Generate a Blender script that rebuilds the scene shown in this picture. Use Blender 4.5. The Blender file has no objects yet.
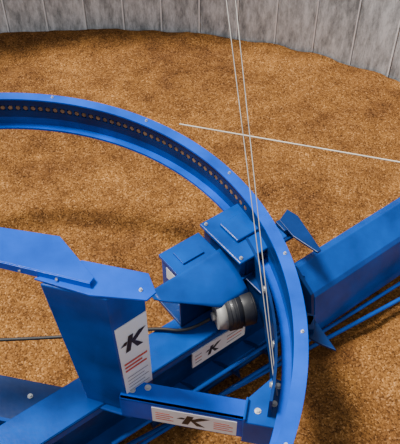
import bpy, bmesh, math, random
from mathutils import Vector, Matrix, noise
random.seed(4)
scene=bpy.context.scene
COL=scene.collection
# ------------------------------------------------------------ materials
def newmat(name):
    m=bpy.data.materials.new(name); m.use_nodes=True
    nt=m.node_tree; b=nt.nodes['Principled BSDF']; return m,nt,b
def paint(name,col,rough=.38,var=.25,metal=0.0,coat=.15,scale=9):
    m,nt,b=newmat(name)
    tc=nt.nodes.new('ShaderNodeTexCoord'); n=nt.nodes.new('ShaderNodeTexNoise')
    n.inputs['Scale'].default_value=scale; n.inputs['Detail'].default_value=6
    nt.links.new(tc.outputs['Object'],n.inputs['Vector'])
    r=nt.nodes.new('ShaderNodeValToRGB'); r.color_ramp.elements[0].position=.3; r.color_ramp.elements[1].position=.7
    r.color_ramp.elements[0].color=tuple(c*(1-var) for c in col)+(1,)
    r.color_ramp.elements[1].color=tuple(min(1,c*(1+var)) for c in col)+(1,)
    nt.links.new(n.outputs['Fac'],r.inputs['Fac']); nt.links.new(r.outputs['Color'],b.inputs['Base Color'])
    n2=nt.nodes.new('ShaderNodeTexNoise'); n2.inputs['Scale'].default_value=60
    nt.links.new(tc.outputs['Object'],n2.inputs['Vector'])
    bp=nt.nodes.new('ShaderNodeBump'); bp.inputs['Strength'].default_value=.05; bp.inputs['Distance'].default_value=.01
    nt.links.new(n2.outputs['Fac'],bp.inputs['Height']); nt.links.new(bp.outputs['Normal'],b.inputs['Normal'])
    b.inputs['Roughness'].default_value=rough; b.inputs['Metallic'].default_value=metal
    b.inputs['Coat Weight'].default_value=coat
    return m
M_BLUE=paint('blue_paint',(.0,.050,.29),rough=.22,coat=0,var=.3)
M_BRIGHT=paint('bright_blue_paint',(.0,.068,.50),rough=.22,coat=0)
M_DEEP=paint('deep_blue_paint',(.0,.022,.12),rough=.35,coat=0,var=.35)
for m_ in (M_BLUE,M_BRIGHT,M_DEEP): m_.node_tree.nodes['Principled BSDF'].inputs['Specular IOR Level'].default_value=.2
M_STEEL=paint('zinc_steel',(.5,.51,.53),rough=.4,metal=.8,coat=0)
M_DARK=paint('dark_motor_paint',(.013,.014,.018),rough=.5,coat=.1)
M_GREY=paint('cast_grey',(.34,.33,.31),rough=.55,metal=.2,coat=0)
M_RUBBER=paint('black_rubber',(.012,.012,.014),rough=.6,coat=0)
M_WHITE=paint('label_white',(.74,.75,.77),rough=.4,var=.05)
M_RED=paint('label_red',(.55,.07,.03),rough=.5,var=.1)
M_BLACK=paint('label_black',(.01,.01,.012),rough=.5,var=.1)
M_INK=paint('label_grey_ink',(.2,.2,.22),rough=.5,var=.1)
M_WIRE=paint('galvanised_wire',(.30,.285,.26),rough=.5,metal=.2,coat=0)
M_ROPE=paint('pale_rope',(.62,.55,.45),rough=.8,coat=0)

def grain_mat():
    m,nt,b=newmat('grain'); L=nt.links
    tc=nt.nodes.new('ShaderNodeTexCoord')
    v=nt.nodes.new('ShaderNodeTexVoronoi'); v.inputs['Scale'].default_value=185
    L.new(tc.outputs['Object'],v.inputs['Vector'])
    sep=nt.nodes.new('ShaderNodeSeparateColor'); L.new(v.outputs['Color'],sep.inputs['Color'])
    r=nt.nodes.new('ShaderNodeValToRGB'); e=r.color_ramp.elements
    e[0].position=0; e[0].color=(.065,.028,.009,1)
    e[1].position=1; e[1].color=(.33,.175,.07,1)
    for p,c in ((.25,(.125,.056,.016,1)),(.6,(.175,.080,.022,1)),(.88,(.23,.112,.036,1))):
        x=e.new(p); x.color=c
    L.new(sep.outputs[0],r.inputs['Fac'])
    def mottle(scale,lo,hi,a0,a1,src):
        n=nt.nodes.new('ShaderNodeTexNoise'); n.inputs['Scale'].default_value=scale; n.inputs['Detail'].default_value=7; n.inputs['Roughness'].default_value=.7
        L.new(tc.outputs['Object'],n.inputs['Vector'])
        r2=nt.nodes.new('ShaderNodeValToRGB'); r2.color_ramp.elements[0].position=a0; r2.color_ramp.elements[1].position=a1
        r2.color_ramp.elements[0].color=lo; r2.color_ramp.elements[1].color=hi
        L.new(n.outputs['Fac'],r2.inputs['Fac'])
        mx=nt.nodes.new('ShaderNodeMix'); mx.data_type='RGBA'; mx.blend_type='MULTIPLY'; mx.inputs['Factor'].default_value=1
        L.new(src,mx.inputs['A']); L.new(r2.outputs['Color'],mx.inputs['B']); return mx.outputs['Result']
    o=mottle(1.8,(.70,.65,.65,1),(1.35,1.32,1.18,1),.38,.62,r.outputs['Color'])
    o=mottle(10,(.76,.72,.72,1),(1.28,1.25,1.15,1),.36,.64,o)
    L.new(o,b.inputs['Base Color'])
    bp=nt.nodes.new('ShaderNodeBump'); bp.inputs['Strength'].default_value=.7; bp.inputs['Distance'].default_value=.005; bp.invert=True
    L.new(v.outputs['Distance'],bp.inputs['Height']); L.new(bp.outputs['Normal'],b.inputs['Normal'])
    b.inputs['Roughness'].default_value=.8; b.inputs['Specular IOR Level'].default_value=.1
    return m
def wall_mat():
    m,nt,b=newmat('weathered_concrete'); L=nt.links
    tc=nt.nodes.new('ShaderNodeTexCoord'); mp=nt.nodes.new('ShaderNodeMapping'); mp.inputs['Scale'].default_value=(9,9,2.6)
    L.new(tc.outputs['Object'],mp.inputs['Vector'])
    n=nt.nodes.new('ShaderNodeTexNoise'); n.inputs['Scale'].default_value=1.8; n.inputs['Detail'].default_value=9; n.inputs['Roughness'].default_value=.8
    L.new(mp.outputs['Vector'],n.inputs['Vector'])
    r=nt.nodes.new('ShaderNodeValToRGB'); r.color_ramp.elements[0].position=.39; r.color_ramp.elements[1].position=.61
    r.color_ramp.elements[0].color=(.24,.25,.255,1); r.color_ramp.elements[1].color=(.78,.79,.80,1)
    L.new(n.outputs['Fac'],r.inputs['Fac']); L.new(r.outputs['Color'],b.inputs['Base Color'])
    bp=nt.nodes.new('ShaderNodeBump'); bp.inputs['Strength'].default_value=.3; bp.inputs['Distance'].default_value=.02
    L.new(n.outputs['Fac'],bp.inputs['Height']); L.new(bp.outputs['Normal'],b.inputs['Normal'])
    b.inputs['Roughness'].default_value=.85
    return m
M_GRAIN=grain_mat(); M_WALL=wall_mat()
M_SEAM=paint('seam_mortar',(.95,.95,.95),rough=.8,coat=0,var=.1)
M_SLAB=paint('slab',(.2,.2,.2),rough=.9,coat=0)

# ------------------------------------------------------------ helpers
def link(name,me,mats,parent=None,label=None,bevel=0):
    ob=bpy.data.objects.new(name,me); COL.objects.link(ob)
    for m in (mats if isinstance(mats,(list,tuple)) else [mats]): me.materials.append(m)
    if parent: ob.parent=parent
    if label: ob['label']=label
    if bevel:
        b=ob.modifiers.new('bevel','BEVEL'); b.width=bevel; b.segments=2; b.limit_method='ANGLE'
    return ob
def thing(name,label,cat,loc=(0,0,0)):
    e=bpy.data.objects.new(name,None); COL.objects.link(e); e.location=loc
    e.empty_display_size=.1; e['label']=label; e['category']=cat
    return e
class Frame:
    def __init__(s,o,ang): s.o=Vector(o); a=math.radians(ang); s.ex=Vector((math.cos(a),math.sin(a),0)); s.ey=Vector((-math.sin(a),math.cos(a),0)); s.ez=Vector((0,0,1))
    def __call__(s,x,y,z): return s.o+s.ex*x+s.ey*y+s.ez*z
class Geo:
    def __init__(s): s.v=[];s.f=[];s.mi=[];s.sm=[]
    def add(s,vs,fs,mi=0,smooth=False):
        b=len(s.v); s.v+= [Vector(v) for v in vs]; s.f+=[tuple(b+i for i in f) for f in fs]; s.mi+=[mi]*len(fs); s.sm+=[smooth]*len(fs); return s
    def hexa(s,p,mi=0):   # 4 bottom, 4 top
        return s.add(p,[(3,2,1,0),(4,5,6,7),(0,1,5,4),(1,2,6,5),(2,3,7,6),(3,0,4,7)],mi)
    def box(s,fr,x0,x1,y0,y1,z0,z1,mi=0):
        return s.hexa([fr(x0,y0,z0),fr(x1,y0,z0),fr(x1,y1,z0),fr(x0,y1,z0),fr(x0,y0,z1),fr(x1,y0,z1),fr(x1,y1,z1),fr(x0,y1,z1)],mi)
    def prism(s,pts,vec,mi=0):
        n=len(pts); v=[Vector(p) for p in pts]+[Vector(p)+Vector(vec) for p in pts]
        return s.add(v,[tuple(range(n))[::-1],tuple(range(n,2*n))]+[(i,(i+1)%n,n+(i+1)%n,n+i) for i in range(n)],mi)
    def cyl(s,a,b,r,n=20,mi=0,r2=None):
        a=Vector(a);b=Vector(b);d=(b-a).normalized(); u=d.orthogonal().normalized(); w=d.cross(u); r2=r if r2 is None else r2
        v=[a+(u*math.cos(2*math.pi*i/n)+w*math.sin(2*math.pi*i/n))*r for i in range(n)]+[b+(u*math.cos(2*math.pi*i/n)+w*math.sin(2*math.pi*i/n))*r2 for i in range(n)]
        s.add(v,[tuple(range(n))[::-1],tuple(range(n,2*n))],mi)
        bb=len(s.v)-2*n
        for i in range(n): s.f.append((bb+i,bb+(i+1)%n,bb+n+(i+1)%n,bb+n+i)); s.mi.append(mi); s.sm.append(n>8)
        return s
    def obj(s,name,mats,parent=None,label=None,bevel=0):
        me=bpy.data.meshes.new(name); me.from_pydata([tuple(v) for v in s.v],[],s.f)
        me.polygons.foreach_set('material_index',s.mi); me.polygons.foreach_set('use_smooth',s.sm)
        bm=bmesh.new(); bm.from_mesh(me); bmesh.ops.recalc_face_normals(bm,faces=bm.faces); bm.to_mesh(me); bm.free(); me.update()
        return link(name,me,mats,parent,label,bevel)
def bolt(p,d,parent,r=.008,name='bolt'):
    p=Vector(p);d=Vector(d).normalized()
    g=Geo(); g.cyl(p-d*.002,p+d*.002,r*1.3,18); g.cyl(p+d*.001,p+d*.007,r*.85,6)
    return g.obj(name,M_STEEL,parent,'zinc-plated hex bolt')
def tube(name,pts,r,mat,parent=None,label=None,smooth=True):
    cu=bpy.data.curves.new(name,'CURVE'); cu.dimensions='3D'; cu.bevel_depth=r; cu.bevel_resolution=3
    sp=cu.splines.new('NURBS' if smooth else 'POLY'); sp.points.add(len(pts)-1)
    for i,p in enumerate(pts): sp.points[i].co=(*p,1)
    if smooth: sp.use_endpoint_u=True; sp.order_u=3
    cu.use_fill_caps=True
    ob=bpy.data.objects.new(name+'_c',cu); COL.objects.link(ob)
    bpy.context.view_layer.update()
    me=bpy.data.meshes.new_from_object(ob.evaluated_get(bpy.context.evaluated_depsgraph_get()))
    bpy.data.objects.remove(ob); me.materials.clear()
    return link(name,me,mat,parent,label)

# ------------------------------------------------------------ setting
BC=Vector((-.5,.85,0)); BR=2.62
NR,NA=130,420
vs=[(BC.x,BC.y,0.)]
for i in range(1,NR+1):
    r=(BR-.012)*i/NR
    for j in range(NA):
        a=2*math.pi*j/NA; x=BC.x+r*math.cos(a); y=BC.y+r*math.sin(a)
        z=.02*noise.noise(Vector((x*1.3,y*1.3,0)))+.016*noise.noise(Vector((x*6,y*6,3)))+.006*noise.noise(Vector((x*18,y*18,5)))
        vs.append((x,y,z-.01))
fs=[(0,1+j,1+(j+1)%NA) for j in range(NA)]
for i in range(NR-1):
    for j in range(NA):
        a=1+i*NA+j; b=1+i*NA+(j+1)%NA; fs.append((a,a+NA,b+NA,b))
me=bpy.data.meshes.new('grain'); me.from_pydata(vs,[],fs); me.polygons.foreach_set('use_smooth',[True]*len(fs))
gr=link('grain_layer',me,M_GRAIN,label='loose orange-brown grain spread across the bin floor'); gr['category']='grain'; gr['kind']='stuff'
g=Geo(); g.cyl((BC.x,BC.y,-.12),(BC.x,BC.y,-.05),BR+.1,96)
fl=g.obj('floor',M_SLAB); fl['kind']='structure'; fl['label']='concrete bin floor beneath the grain'; fl['category']='floor'
# curved wall of vertical staves with seams
g=Geo(); w=.212/BR; a=math.radians(5); k=0
def arc(a0,a1,r0,r1,z0,z1,mi,n=4):
    for q in range(n):
        b0=a0+(a1-a0)*q/n; b1=a0+(a1-a0)*(q+1)/n
        P=lambda r,t,z:(BC.x+r*math.cos(t),BC.y+r*math.sin(t),z)
        g.hexa([P(r0,b0,z0),P(r1,b0,z0),P(r1,b1,z0),P(r0,b1,z0),P(r0,b0,z1),P(r1,b0,z1),P(r1,b1,z1),P(r0,b1,z1)],mi)
while a<math.radians(178):
    off=random.uniform(-.004,.004)
    arc(a,a+w*.945,BR+off,BR+.1,-.05,.9,0)
    arc(a+w*.945,a+w*.965,BR+.015,BR+.1,-.05,.9,0)
    arc(a+w*.965,a+w,BR-.002,BR+.1,-.05,.9,1)
    a+=w
wl=g.obj('wall_back',[M_WALL,M_SEAM]); wl['kind']='structure'; wl['label']='curved grey concrete bin wall with vertical seams'; wl['category']='wall'

# ------------------------------------------------------------ ring track
RC=Vector((-.711,1.109,0)); 
ring=thing('ring_track','large blue perforated steel ring rail mounted above the grain','ring rail',RC)
N=216
holes=lambda t: math.radians(26)<t<math.radians(200)
def ringgeo():
    g=Geo()
    def seg(a0,a1,r0,r1,z0,z1,mi=0):
        P=lambda r,t,z:(r*math.cos(t),r*math.sin(t),z)
        g.hexa([P(r0,a0,z0),P(r1,a0,z0),P(r1,a1,z0),P(r0,a1,z0),P(r0,a0,z1),P(r1,a0,z1),P(r1,a1,z1),P(r0,a1,z1)],mi)
    def full(r0,r1,z0,z1,mi=0):
        n=200; v=[]
        for i in range(n):
            t=2*math.pi*i/n; c,s=math.cos(t),math.sin(t)
            v+=[(r0*c,r0*s,z0),(r1*c,r1*s,z0),(r1*c,r1*s,z1),(r0*c,r0*s,z1)]
        f=[]
        for i in range(n):
            a=4*i;b=4*((i+1)%n)
            for q in range(4): f.append((a+q,a+(q+1)%4,b+(q+1)%4,b+q))
        g.add(v,f,mi)
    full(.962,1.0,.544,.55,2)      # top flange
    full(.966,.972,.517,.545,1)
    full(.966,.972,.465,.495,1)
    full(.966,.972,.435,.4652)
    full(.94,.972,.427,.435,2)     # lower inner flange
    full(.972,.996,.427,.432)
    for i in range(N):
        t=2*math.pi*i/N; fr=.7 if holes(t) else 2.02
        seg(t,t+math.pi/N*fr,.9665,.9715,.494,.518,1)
    return g
rail=ringgeo().obj('rail',[M_BLUE,M_DEEP,M_BRIGHT],ring)
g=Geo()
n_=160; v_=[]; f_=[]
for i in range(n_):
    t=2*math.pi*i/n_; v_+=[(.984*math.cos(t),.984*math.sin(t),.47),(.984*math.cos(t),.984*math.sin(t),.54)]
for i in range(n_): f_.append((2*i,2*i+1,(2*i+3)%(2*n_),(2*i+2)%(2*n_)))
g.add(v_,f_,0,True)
for i in range(N):
    t=2*math.pi*i/N
    if not holes(t): continue
    t+=math.pi/N*1.35; d=Vector((math.cos(t),math.sin(t),0))
    g.cyl(d*.983+Vector((0,0,.506)),d*.967+Vector((0,0,.506)),.0085,8,1)
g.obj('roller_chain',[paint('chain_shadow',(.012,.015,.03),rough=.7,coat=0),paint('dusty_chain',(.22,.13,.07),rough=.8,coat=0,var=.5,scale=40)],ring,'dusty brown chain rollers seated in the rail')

for deg in (-22,-3,13,35,58,80,100):
    t=math.radians(deg)
    p=Vector((.985*math.cos(t),.985*math.sin(t),.55)); 
    bolt(p,(0,0,1),ring,.004)

# ------------------------------------------------------------ sweep arm
F=Frame((.369,1.505,0),37)
up=Vector((0,0,1))
sw=thing('sweep_auger','blue steel grain sweep arm with motor, passing beneath the ring rail','sweep auger',F(-.3,0,0))
sw_loc=Vector(sw.location)
def shift(ob,par):
    ob.matrix_parent_inverse=Matrix.Translation(-Vector(par.location)); return ob
g=Geo()
prof=[(.03,.05),(.03,.30),(.0,.315),(-.085,.265),(-.095,.25),(-.125,.07),(-.118,.07),(-.088,.245),(-.08,.255),(0,.303),(.022,.29),(.022,.05)]
g.prism([F(-.06,n,z) for n,z in prof],F.ex*1.45)
shift(g.obj('hood',M_BLUE,sw,bevel=.003),sw)
g=Geo(); g.box(F,-1.15,-.055,-.015,.07,.10,.295,1); g.box(F,-1.15,-.055,-.06,-.012,.10,.115); g.box(F,-1.15,-.055,-.035,.085,.295,.303); g.box(F,-1.15,-.055,-.035,-.029,.27,.303)
shift(g.obj('beam',[M_BLUE,M_DEEP],sw,bevel=.002),sw)
g=Geo(); A=F(-.7,-.06,.075); B=F(1.35,-.06,.075)
g.cyl(A,B,.016,14)
turn=.13; steps=int(2.0/turn*20); vv=[];ff=[]
side=F.ey
for i in range(steps+1):
    t=i/20*2*math.pi; c=A+F.ex*(i/20*turn); d=side*math.cos(t)+up*math.sin(t)
    vv+=[c+d*.014,c+d*.062]
    if i: b=2*i; ff.append((b-2,b-1,b+1,b))
g.add(vv,ff,0,True)
shift(g.obj('auger_screw',M_DEEP,sw,'spiral steel auger flighting'),sw)
def rod(a,b,r=.008): return shift(tube('guard_rod',[a,b],r,M_BLUE,sw,smooth=False),sw)
rod(F(-.85,-.06,.05),F(1.0,-.27,.05)); rod(F(-.80,-.10,.08),F(1.2,-.19,.07),.007); rod(F(-.85,-.085,.16),F(-.07,-.10,.16),.007)
g=Geo(); g.prism([F(-.075,.03,.05),F(-.075,.03,.31),F(-.075,0,.325),F(-.075,-.09,.272),F(-.075,-.13,.06)],F.ex*.014)
shift(g.obj('end_plate',M_DEEP,sw,bevel=.002),sw)
# drive housing against the ring
g=Geo()
g.box(F,-.285,-.115,.03,.215,.303,.485)
g.box(F,-.295,-.105,.020,.225,.475,.487)            # lid flange
g.box(F,-.295,-.105,.018,.032,.39,.405)
g.box(F,-.265,-.225,.022,.031,.405,.465,1); g.box(F,-.205,-.14,.022,.031,.405,.465,1)
g.box(F,-.265,-.14,.022,.031,.32,.38,1)
g.box(F,-.25,-.16,.09,.18,.487,.498)
shift(g.obj('gearbox',[M_BLUE,M_DEEP],sw,bevel=.004),sw)
g=Geo(); g.box(F,-.27,-.19,-.055,.016,.305,.40); g.box(F,-.275,-.18,-.06,.016,.40,.408); g.cyl(F(-.19,-.01,.37),F(-.165,-.01,.37),.035,24); g.box(F,-.17,-.12,-.03,.013,.305,.40)
g.box(F,-.24,-.22,-.062,-.054,.305,.40); g.box(F,-.27,-.14,-.07,-.05,.305,.318)
shift(g.obj('chain_case',M_DEEP,sw,bevel=.003),sw)
for s_,n_,z_ in ((-.20,-.045,.408),(-.20,.0,.408)): shift(bolt(F(s_,n_,z_),(0,0,1),sw,.006),sw)
for s_,z_ in ((-.205,.33),(-.205,.38),(-.255,.33)): shift(bolt(F(s_,-.055,z_),-F.ey,sw,.0055),sw)
for s_,n_ in ((-.28,.035),(-.125,.035),(-.28,.21)): shift(bolt(F(s_,n_,.488),(0,0,1),sw,.0045),sw)
g=Geo(); g.box(F,-.50,-.30,.045,.053,.303,.42); g.box(F,-.50,-.30,.045,.20,.303,.315)
shift(g.obj('motor_mount',M_DEEP,sw,bevel=.002),sw)
g=Geo(); g.box(F,-.45,-.31,.12,.215,.315,.455,0); g.box(F,-.457,-.303,.115,.22,.445,.457); g.box(F,-.4515,-.45,.14,.19,.37,.42,1); g.box(F,-.42,-.34,.14,.195,.457,.464,0)
shift(g.obj('junction_box',[M_BLUE,M_WHITE],sw,bevel=.003),sw)
# motor guard: curved wing-shaped shroud sloping over the motor
def zf(s,n):
    u=max(0,.06-n); return .447+.22*n-4.0*u*u+.05*(s+.38)
g=Geo(); NI,NJ=14,12; top=[];
for i in range(NI+1):
    fs_=i/NI; s_=-.565+.265*fs_
    nb=.113; nf=.088-.120*min(1,fs_*1.6)**.8
    for j in range(NJ+1):
        n_=nf+(nb-nf)*j/NJ; top.append(F(s_,n_,zf(s_,n_)))
fcs=[]
for i in range(NI):
    for j in range(NJ):
        a=i*(NJ+1)+j; fcs.append((a,a+NJ+1,a+NJ+2,a+1))
g.add(top,fcs,0,True)
sh=shift(g.obj('motor_guard',M_BLUE,sw),sw); so_=sh.modifiers.new('solid','SOLIDIFY'); so_.thickness=.007
# motor
mo=bpy.data.objects.new('motor',None); COL.objects.link(mo); mo.parent=sw; mo['label']='dark electric motor with dull grey end bell'
mo.matrix_parent_inverse=Matrix.Translation(-sw_loc)
MZ=.362; MF=Frame(F(-.305,-.058,0),16)
g=Geo(); g.cyl(MF(-.09,0,MZ),MF(-.035,0,MZ),.051,36)
for x in (-.08,-.068,-.056): g.cyl(MF(x,0,MZ),MF(x+.003,0,MZ),.0525,36)
g.obj('motor_body',M_DARK,mo)
g=Geo(); g.cyl(MF(-.04,0,MZ),MF(-.004,0,MZ),.053,32,0,.053); g.cyl(MF(-.004,0,MZ),MF(.004,0,MZ),.053,32,0,.046); g.obj('fan_cover',M_DARK,mo,bevel=.003)
g=Geo(); g.cyl(MF(-.118,0,MZ),MF(-.09,0,MZ),.043,28,0,.049); g.cyl(MF(-.13,0,MZ),MF(-.118,0,MZ),.014,16); g.obj('end_bell',M_GREY,mo)
g=Geo(); g.box(MF,-.08,-.035,-.03,.05,.303,.33); g.obj('motor_foot',M_DARK,mo,bevel=.003)
def emblem(g,P,mi,s=1.0):
    def poly(pts):
        g.add([P(x*s,y*s) for x,y in pts],[tuple(range(len(pts)))],mi)
    poly([(-.50,-.48),(-.22,-.48),(.04,.5),(-.24,.5)])
    poly([(-.16,.08),(.34,.5),(.74,.5),(.06,-.06)])
    poly([(-.14,.08),(.10,-.02),(.52,-.48),(.16,-.48)])
    poly([(-.50,.22),(-.34,.22),(-.40,.02),(-.72,.02)])
g=Geo(); g.box(F,-.52,-.31,-.039,-.035,.195,.275,0)
P=lambda x,y:F(-.44+x,-.0395,.235+y); emblem(g,P,1,.044)
for x0,x1 in ((-.51,-.485),(-.385,-.325)):
    for i in range(3): g.box(F,x0,x1,-.0398,-.039,.214+i*.018,.217+i*.018,3 if i!=1 else 2)
shift(g.obj('decal',[M_WHITE,M_BLACK,M_RED,M_INK],sw,'white decal with black mark'),sw)

g=Geo()
def bar(a,b,wd,z0,z1,mi=0):
    a=Vector(a);b=Vector(b); d=(b-a); ang=math.degrees(math.atan2(d.y,d.x)); fr=Frame((a.x,a.y,0),ang); g.box(fr,0,d.length,-wd/2,wd/2,z0,z1,mi)
bar((.16,1.47),(.30,1.575),.07,.385,.397)
g.prism([(.262,1.58,.42),(.292,1.63,.42),(.325,1.60,.42),(.385,1.45,.42),(.372,1.44,.42),(.30,1.51,.42)],(0,0,.008))
bar((.262,1.555),(.31,1.585),.05,.385,.425)
shift(g.obj('ring_bracket',M_DEEP,sw,bevel=.002),sw)
g=Geo(); bar((.20,1.27),(.335,1.20),.04,.385,.397); g.prism([(.305,1.245,.37),(.335,1.24,.37),(.395,1.11,.37),(.345,1.135,.37),(.31,1.16,.37)],(0,0,.008)); bar((.325,1.17),(.33,1.22),.02,.36,.397)
shift(g.obj('ring_bracket',M_DEEP,sw,bevel=.002),sw)
g=Geo(); pts=[]
for deg in range(-14,24,3):
    t=math.radians(deg); pts.append((RC.x+.92*math.cos(t),RC.y+.92*math.sin(t)))
for q_ in range(len(pts)-1):
    bar(pts[q_],pts[q_+1],.008,.31,.49)
shift(g.obj('carrier_plate',M_DEEP,sw),sw)
for deg in (-10,-2,10,20,23):
    t=math.radians(deg); c=Vector((RC.x+.916*math.cos(t),RC.y+.916*math.sin(t),.46)); d=Vector((-math.cos(t),-math.sin(t),.0))
    shift(bolt(c,d,sw,.009),sw)
# hub
g=Geo(); H=Frame((-.6,1.09,0),-12)
g.box(H,-.25,.22,-.14,.0,.05,.28); g.box(H,-.25,.24,-.34,-.13,.05,.21); g.box(H,-.02,.0,-.33,.0,.2,.285)
shift(g.obj('hub_box',M_DEEP,sw,bevel=.004),sw)
g=Geo(); g.box(H,-.25,.22,-.145,-.135,.20,.295); g.box(H,-.25,.24,-.345,-.335,.12,.225); shift(g.obj('hub_flange',M_BLUE,sw),sw)
for x,y in ((.12,-.05),(.12,-.24)): shift(bolt(H(x,y,.281 if y>-.1 else .211),(0,0,1),sw,.006),sw)

# ------------------------------------------------------------ pivot post
a_,b_,c_,d_=(-.372,1.0),(-.212,.955),(-.132,1.02),(-.30,1.06)
pv=thing('pivot_post','bright blue folded steel post with flanged top plate and warning decal','steel post',(-.25,1.0,0))
g=Geo(); g.hexa([(-.325,1.0,.30),(-.20,.958,.30),(-.132,1.013,.30),(-.27,1.055,.30)]+[(*p,.83) for p in (a_,b_,c_,d_)])
g.hexa([(-.35,.99,.29),(-.195,.94,.29),(-.118,1.02,.29),(-.28,1.07,.29)]+[(-.35,.99,.30),(-.195,.94,.30),(-.118,1.02,.30),(-.28,1.07,.30)])
shift(g.obj('post_body',M_BLUE,pv,bevel=.004),pv)
g=Geo()
g.prism([(-.9,1.19,.85),(-.9,1.08,.85),(-.4677,1.048,.85),(-.25,.985,.85),(-.2424,1.0,.85),(-.338,1.126,.85),(-.489,1.156,.85)],(0,0,.005))
g.prism([(-.9,1.08,.832),(-.9,1.076,.832),(-.4677,1.044,.832),(-.25,.981,.832),(-.25,.985,.832),(-.4677,1.048,.832)],(0,0,.023))
g.prism([(-.385,1.01,.832),(-.25,.962,.832),(-.12,.948,.832),(-.10,.97,.832),(-.12,1.025,.832),(-.28,1.065,.832)],(0,0,.006))
shift(g.obj('top_plate',M_BRIGHT,pv,bevel=.001),pv)
for p in ((-.42,1.033),(-.33,1.006)): shift(bolt((p[0],p[1],.842),(-.1,-1,0),pv,.004),pv)
shift(bolt((-.135,.975,.838),(0,0,1),pv,.0035),pv)
bo=Vector((-.20,.958,.30));bt=Vector((*b_,.83));co=Vector((-.132,1.013,.30));ct=Vector((*c_,.83))
nrm=(co-bo).cross(bt-bo).normalized()
if nrm.y>0: nrm=-nrm
def FP(x,y,o=.002):
    lo=bo.lerp(co,x); hi=bt.lerp(ct,x); return lo.lerp(hi,y)+nrm*o
g=Geo(); g.hexa([FP(.03,.16,.0005),FP(.97,.16,.0005),FP(.97,.76,.0005),FP(.03,.76,.0005),FP(.03,.16,.0025),FP(.97,.16,.0025),FP(.97,.76,.0025),FP(.03,.76,.0025)])
def q(x0,x1,y0,y1,mi): g.add([FP(x0,y0,.0036),FP(x1,y0,.0036),FP(x1,y1,.0036),FP(x0,y1,.0036)],[(0,1,2,3)],mi)
emblem(g,lambda x,y:FP(.5+x*1.0,.60+y*.22,.0038),1,.56)
q(.12,.88,.44,.455,2); q(.12,.70,.41,.425,2); q(.12,.84,.38,.395,2)
for i in range(5): q(.14,.86-.14*(i%2),.20+.03*i,.206+.03*i,3)
shift(g.obj('decal',[M_WHITE,M_BLACK,M_RED,M_INK],pv,'white decal with bold black mark and small print'),pv)
# cross beam
X=Frame((-.22,.945,0),-11)
g=Geo(); g.box(X,.0,.36,0,.012,.30,.40); g.box(X,0,.36,0,.06,.39,.40); g.box(X,.0,.36,0,.05,.30,.308)
shift(g.obj('cross_beam',M_BRIGHT,pv,bevel=.002),pv)
g=Geo(); g.prism([X(.34,-.008,.29),X(.44,-.008,.29),X(.462,.05,.29),X(.45,.13,.29),X(.40,.14,.29),X(.34,.06,.29)],(0,0,.115))
g.box(X,.34,.347,-.008,.06,.40,.42)
shift(g.obj('end_bracket',M_BLUE,pv,bevel=.006),pv)
g=Geo(); g.box(X,.09,.325,-.002,0,.308,.384,0)
emblem(g,lambda x,y:X(.205+x*1.3,-.0025,.346+y),1,.050)
for x0,x1 in ((.10,.15),(.262,.315)):
    for i in range(4): g.box(X,x0,x1-.01*(i%2),-.0028,-.002,.326+.011*i,.3285+.011*i,2)
shift(g.obj('decal',[M_WHITE,M_BLACK,M_RED],pv,'white decal strip with bold black mark'),pv)
for x,y in ((.03,.03),(.07,.045)): shift(bolt(X(x,y,.40),(0,0,1),pv,.007),pv)
for x,y in ((.375,.03),(.415,.06),(.42,.115)): shift(bolt(X(x,y,.405),(0,0,1),pv,.007),pv)

# ------------------------------------------------------------ cables, rope, hose
def single(name,pts,r,mat,label,cat,smooth=False):
    o=tube(name,pts,r,mat,None,label,smooth); o['category']=cat; return o
A=Vector((.205,.93,.44)); d=Vector((.105,2.057,1.02))-A
single('steel_cable',[A,A+d*2.1],.0014,M_WIRE,'thin taut galvanised steel cable fixed to the beam end','cable')
A=Vector((.20,.96,.44)); d=Vector((.075,2.057,1.02))-A
single('steel_cable',[A,A+d*2.08],.0014,M_WIRE,'thin taut galvanised steel cable fixed to the beam end','cable')
a=Vector((-.072,1.92,.556)); d=Vector((.756,-.18,-.02))
single('rope',[a,a+d*2.5],.0025,M_ROPE,'thin pale rope stretched across above the grain','rope')
single('hose',[(-.95,1.20,.27),(-.62,1.21,.28),(-.43,1.22,.28),(-.20,1.225,.31),(-.12,1.23,.313),(-.06,1.22,.313),(-.01,1.225,.33),(.03,1.24,.35)],.0055,M_RUBBER,'black rubber hose running to the motor','hose',True)

# ------------------------------------------------------------ light, world, camera
w=bpy.data.worlds.new('World'); scene.world=w; w.use_nodes=True
w.node_tree.nodes['Background'].inputs[0].default_value=(.93,.96,1,1); w.node_tree.nodes['Background'].inputs[1].default_value=.68
s=bpy.data.lights.new('sun','SUN'); s.energy=8.0; s.angle=math.radians(14); s.color=(1,.95,.88)
so=bpy.data.objects.new('sun',s); COL.objects.link(so); so.rotation_euler=(math.radians(-8),math.radians(-24),0)
c=bpy.data.cameras.new('camera'); co_=bpy.data.objects.new('camera',c); COL.objects.link(co_)
c.sensor_fit='HORIZONTAL'; c.sensor_width=36; c.lens=36*700/400
co_.location=(0,0,2.1125); co_.rotation_euler=(math.radians(90-47),0,0); c.clip_start=.01
scene.camera=co_
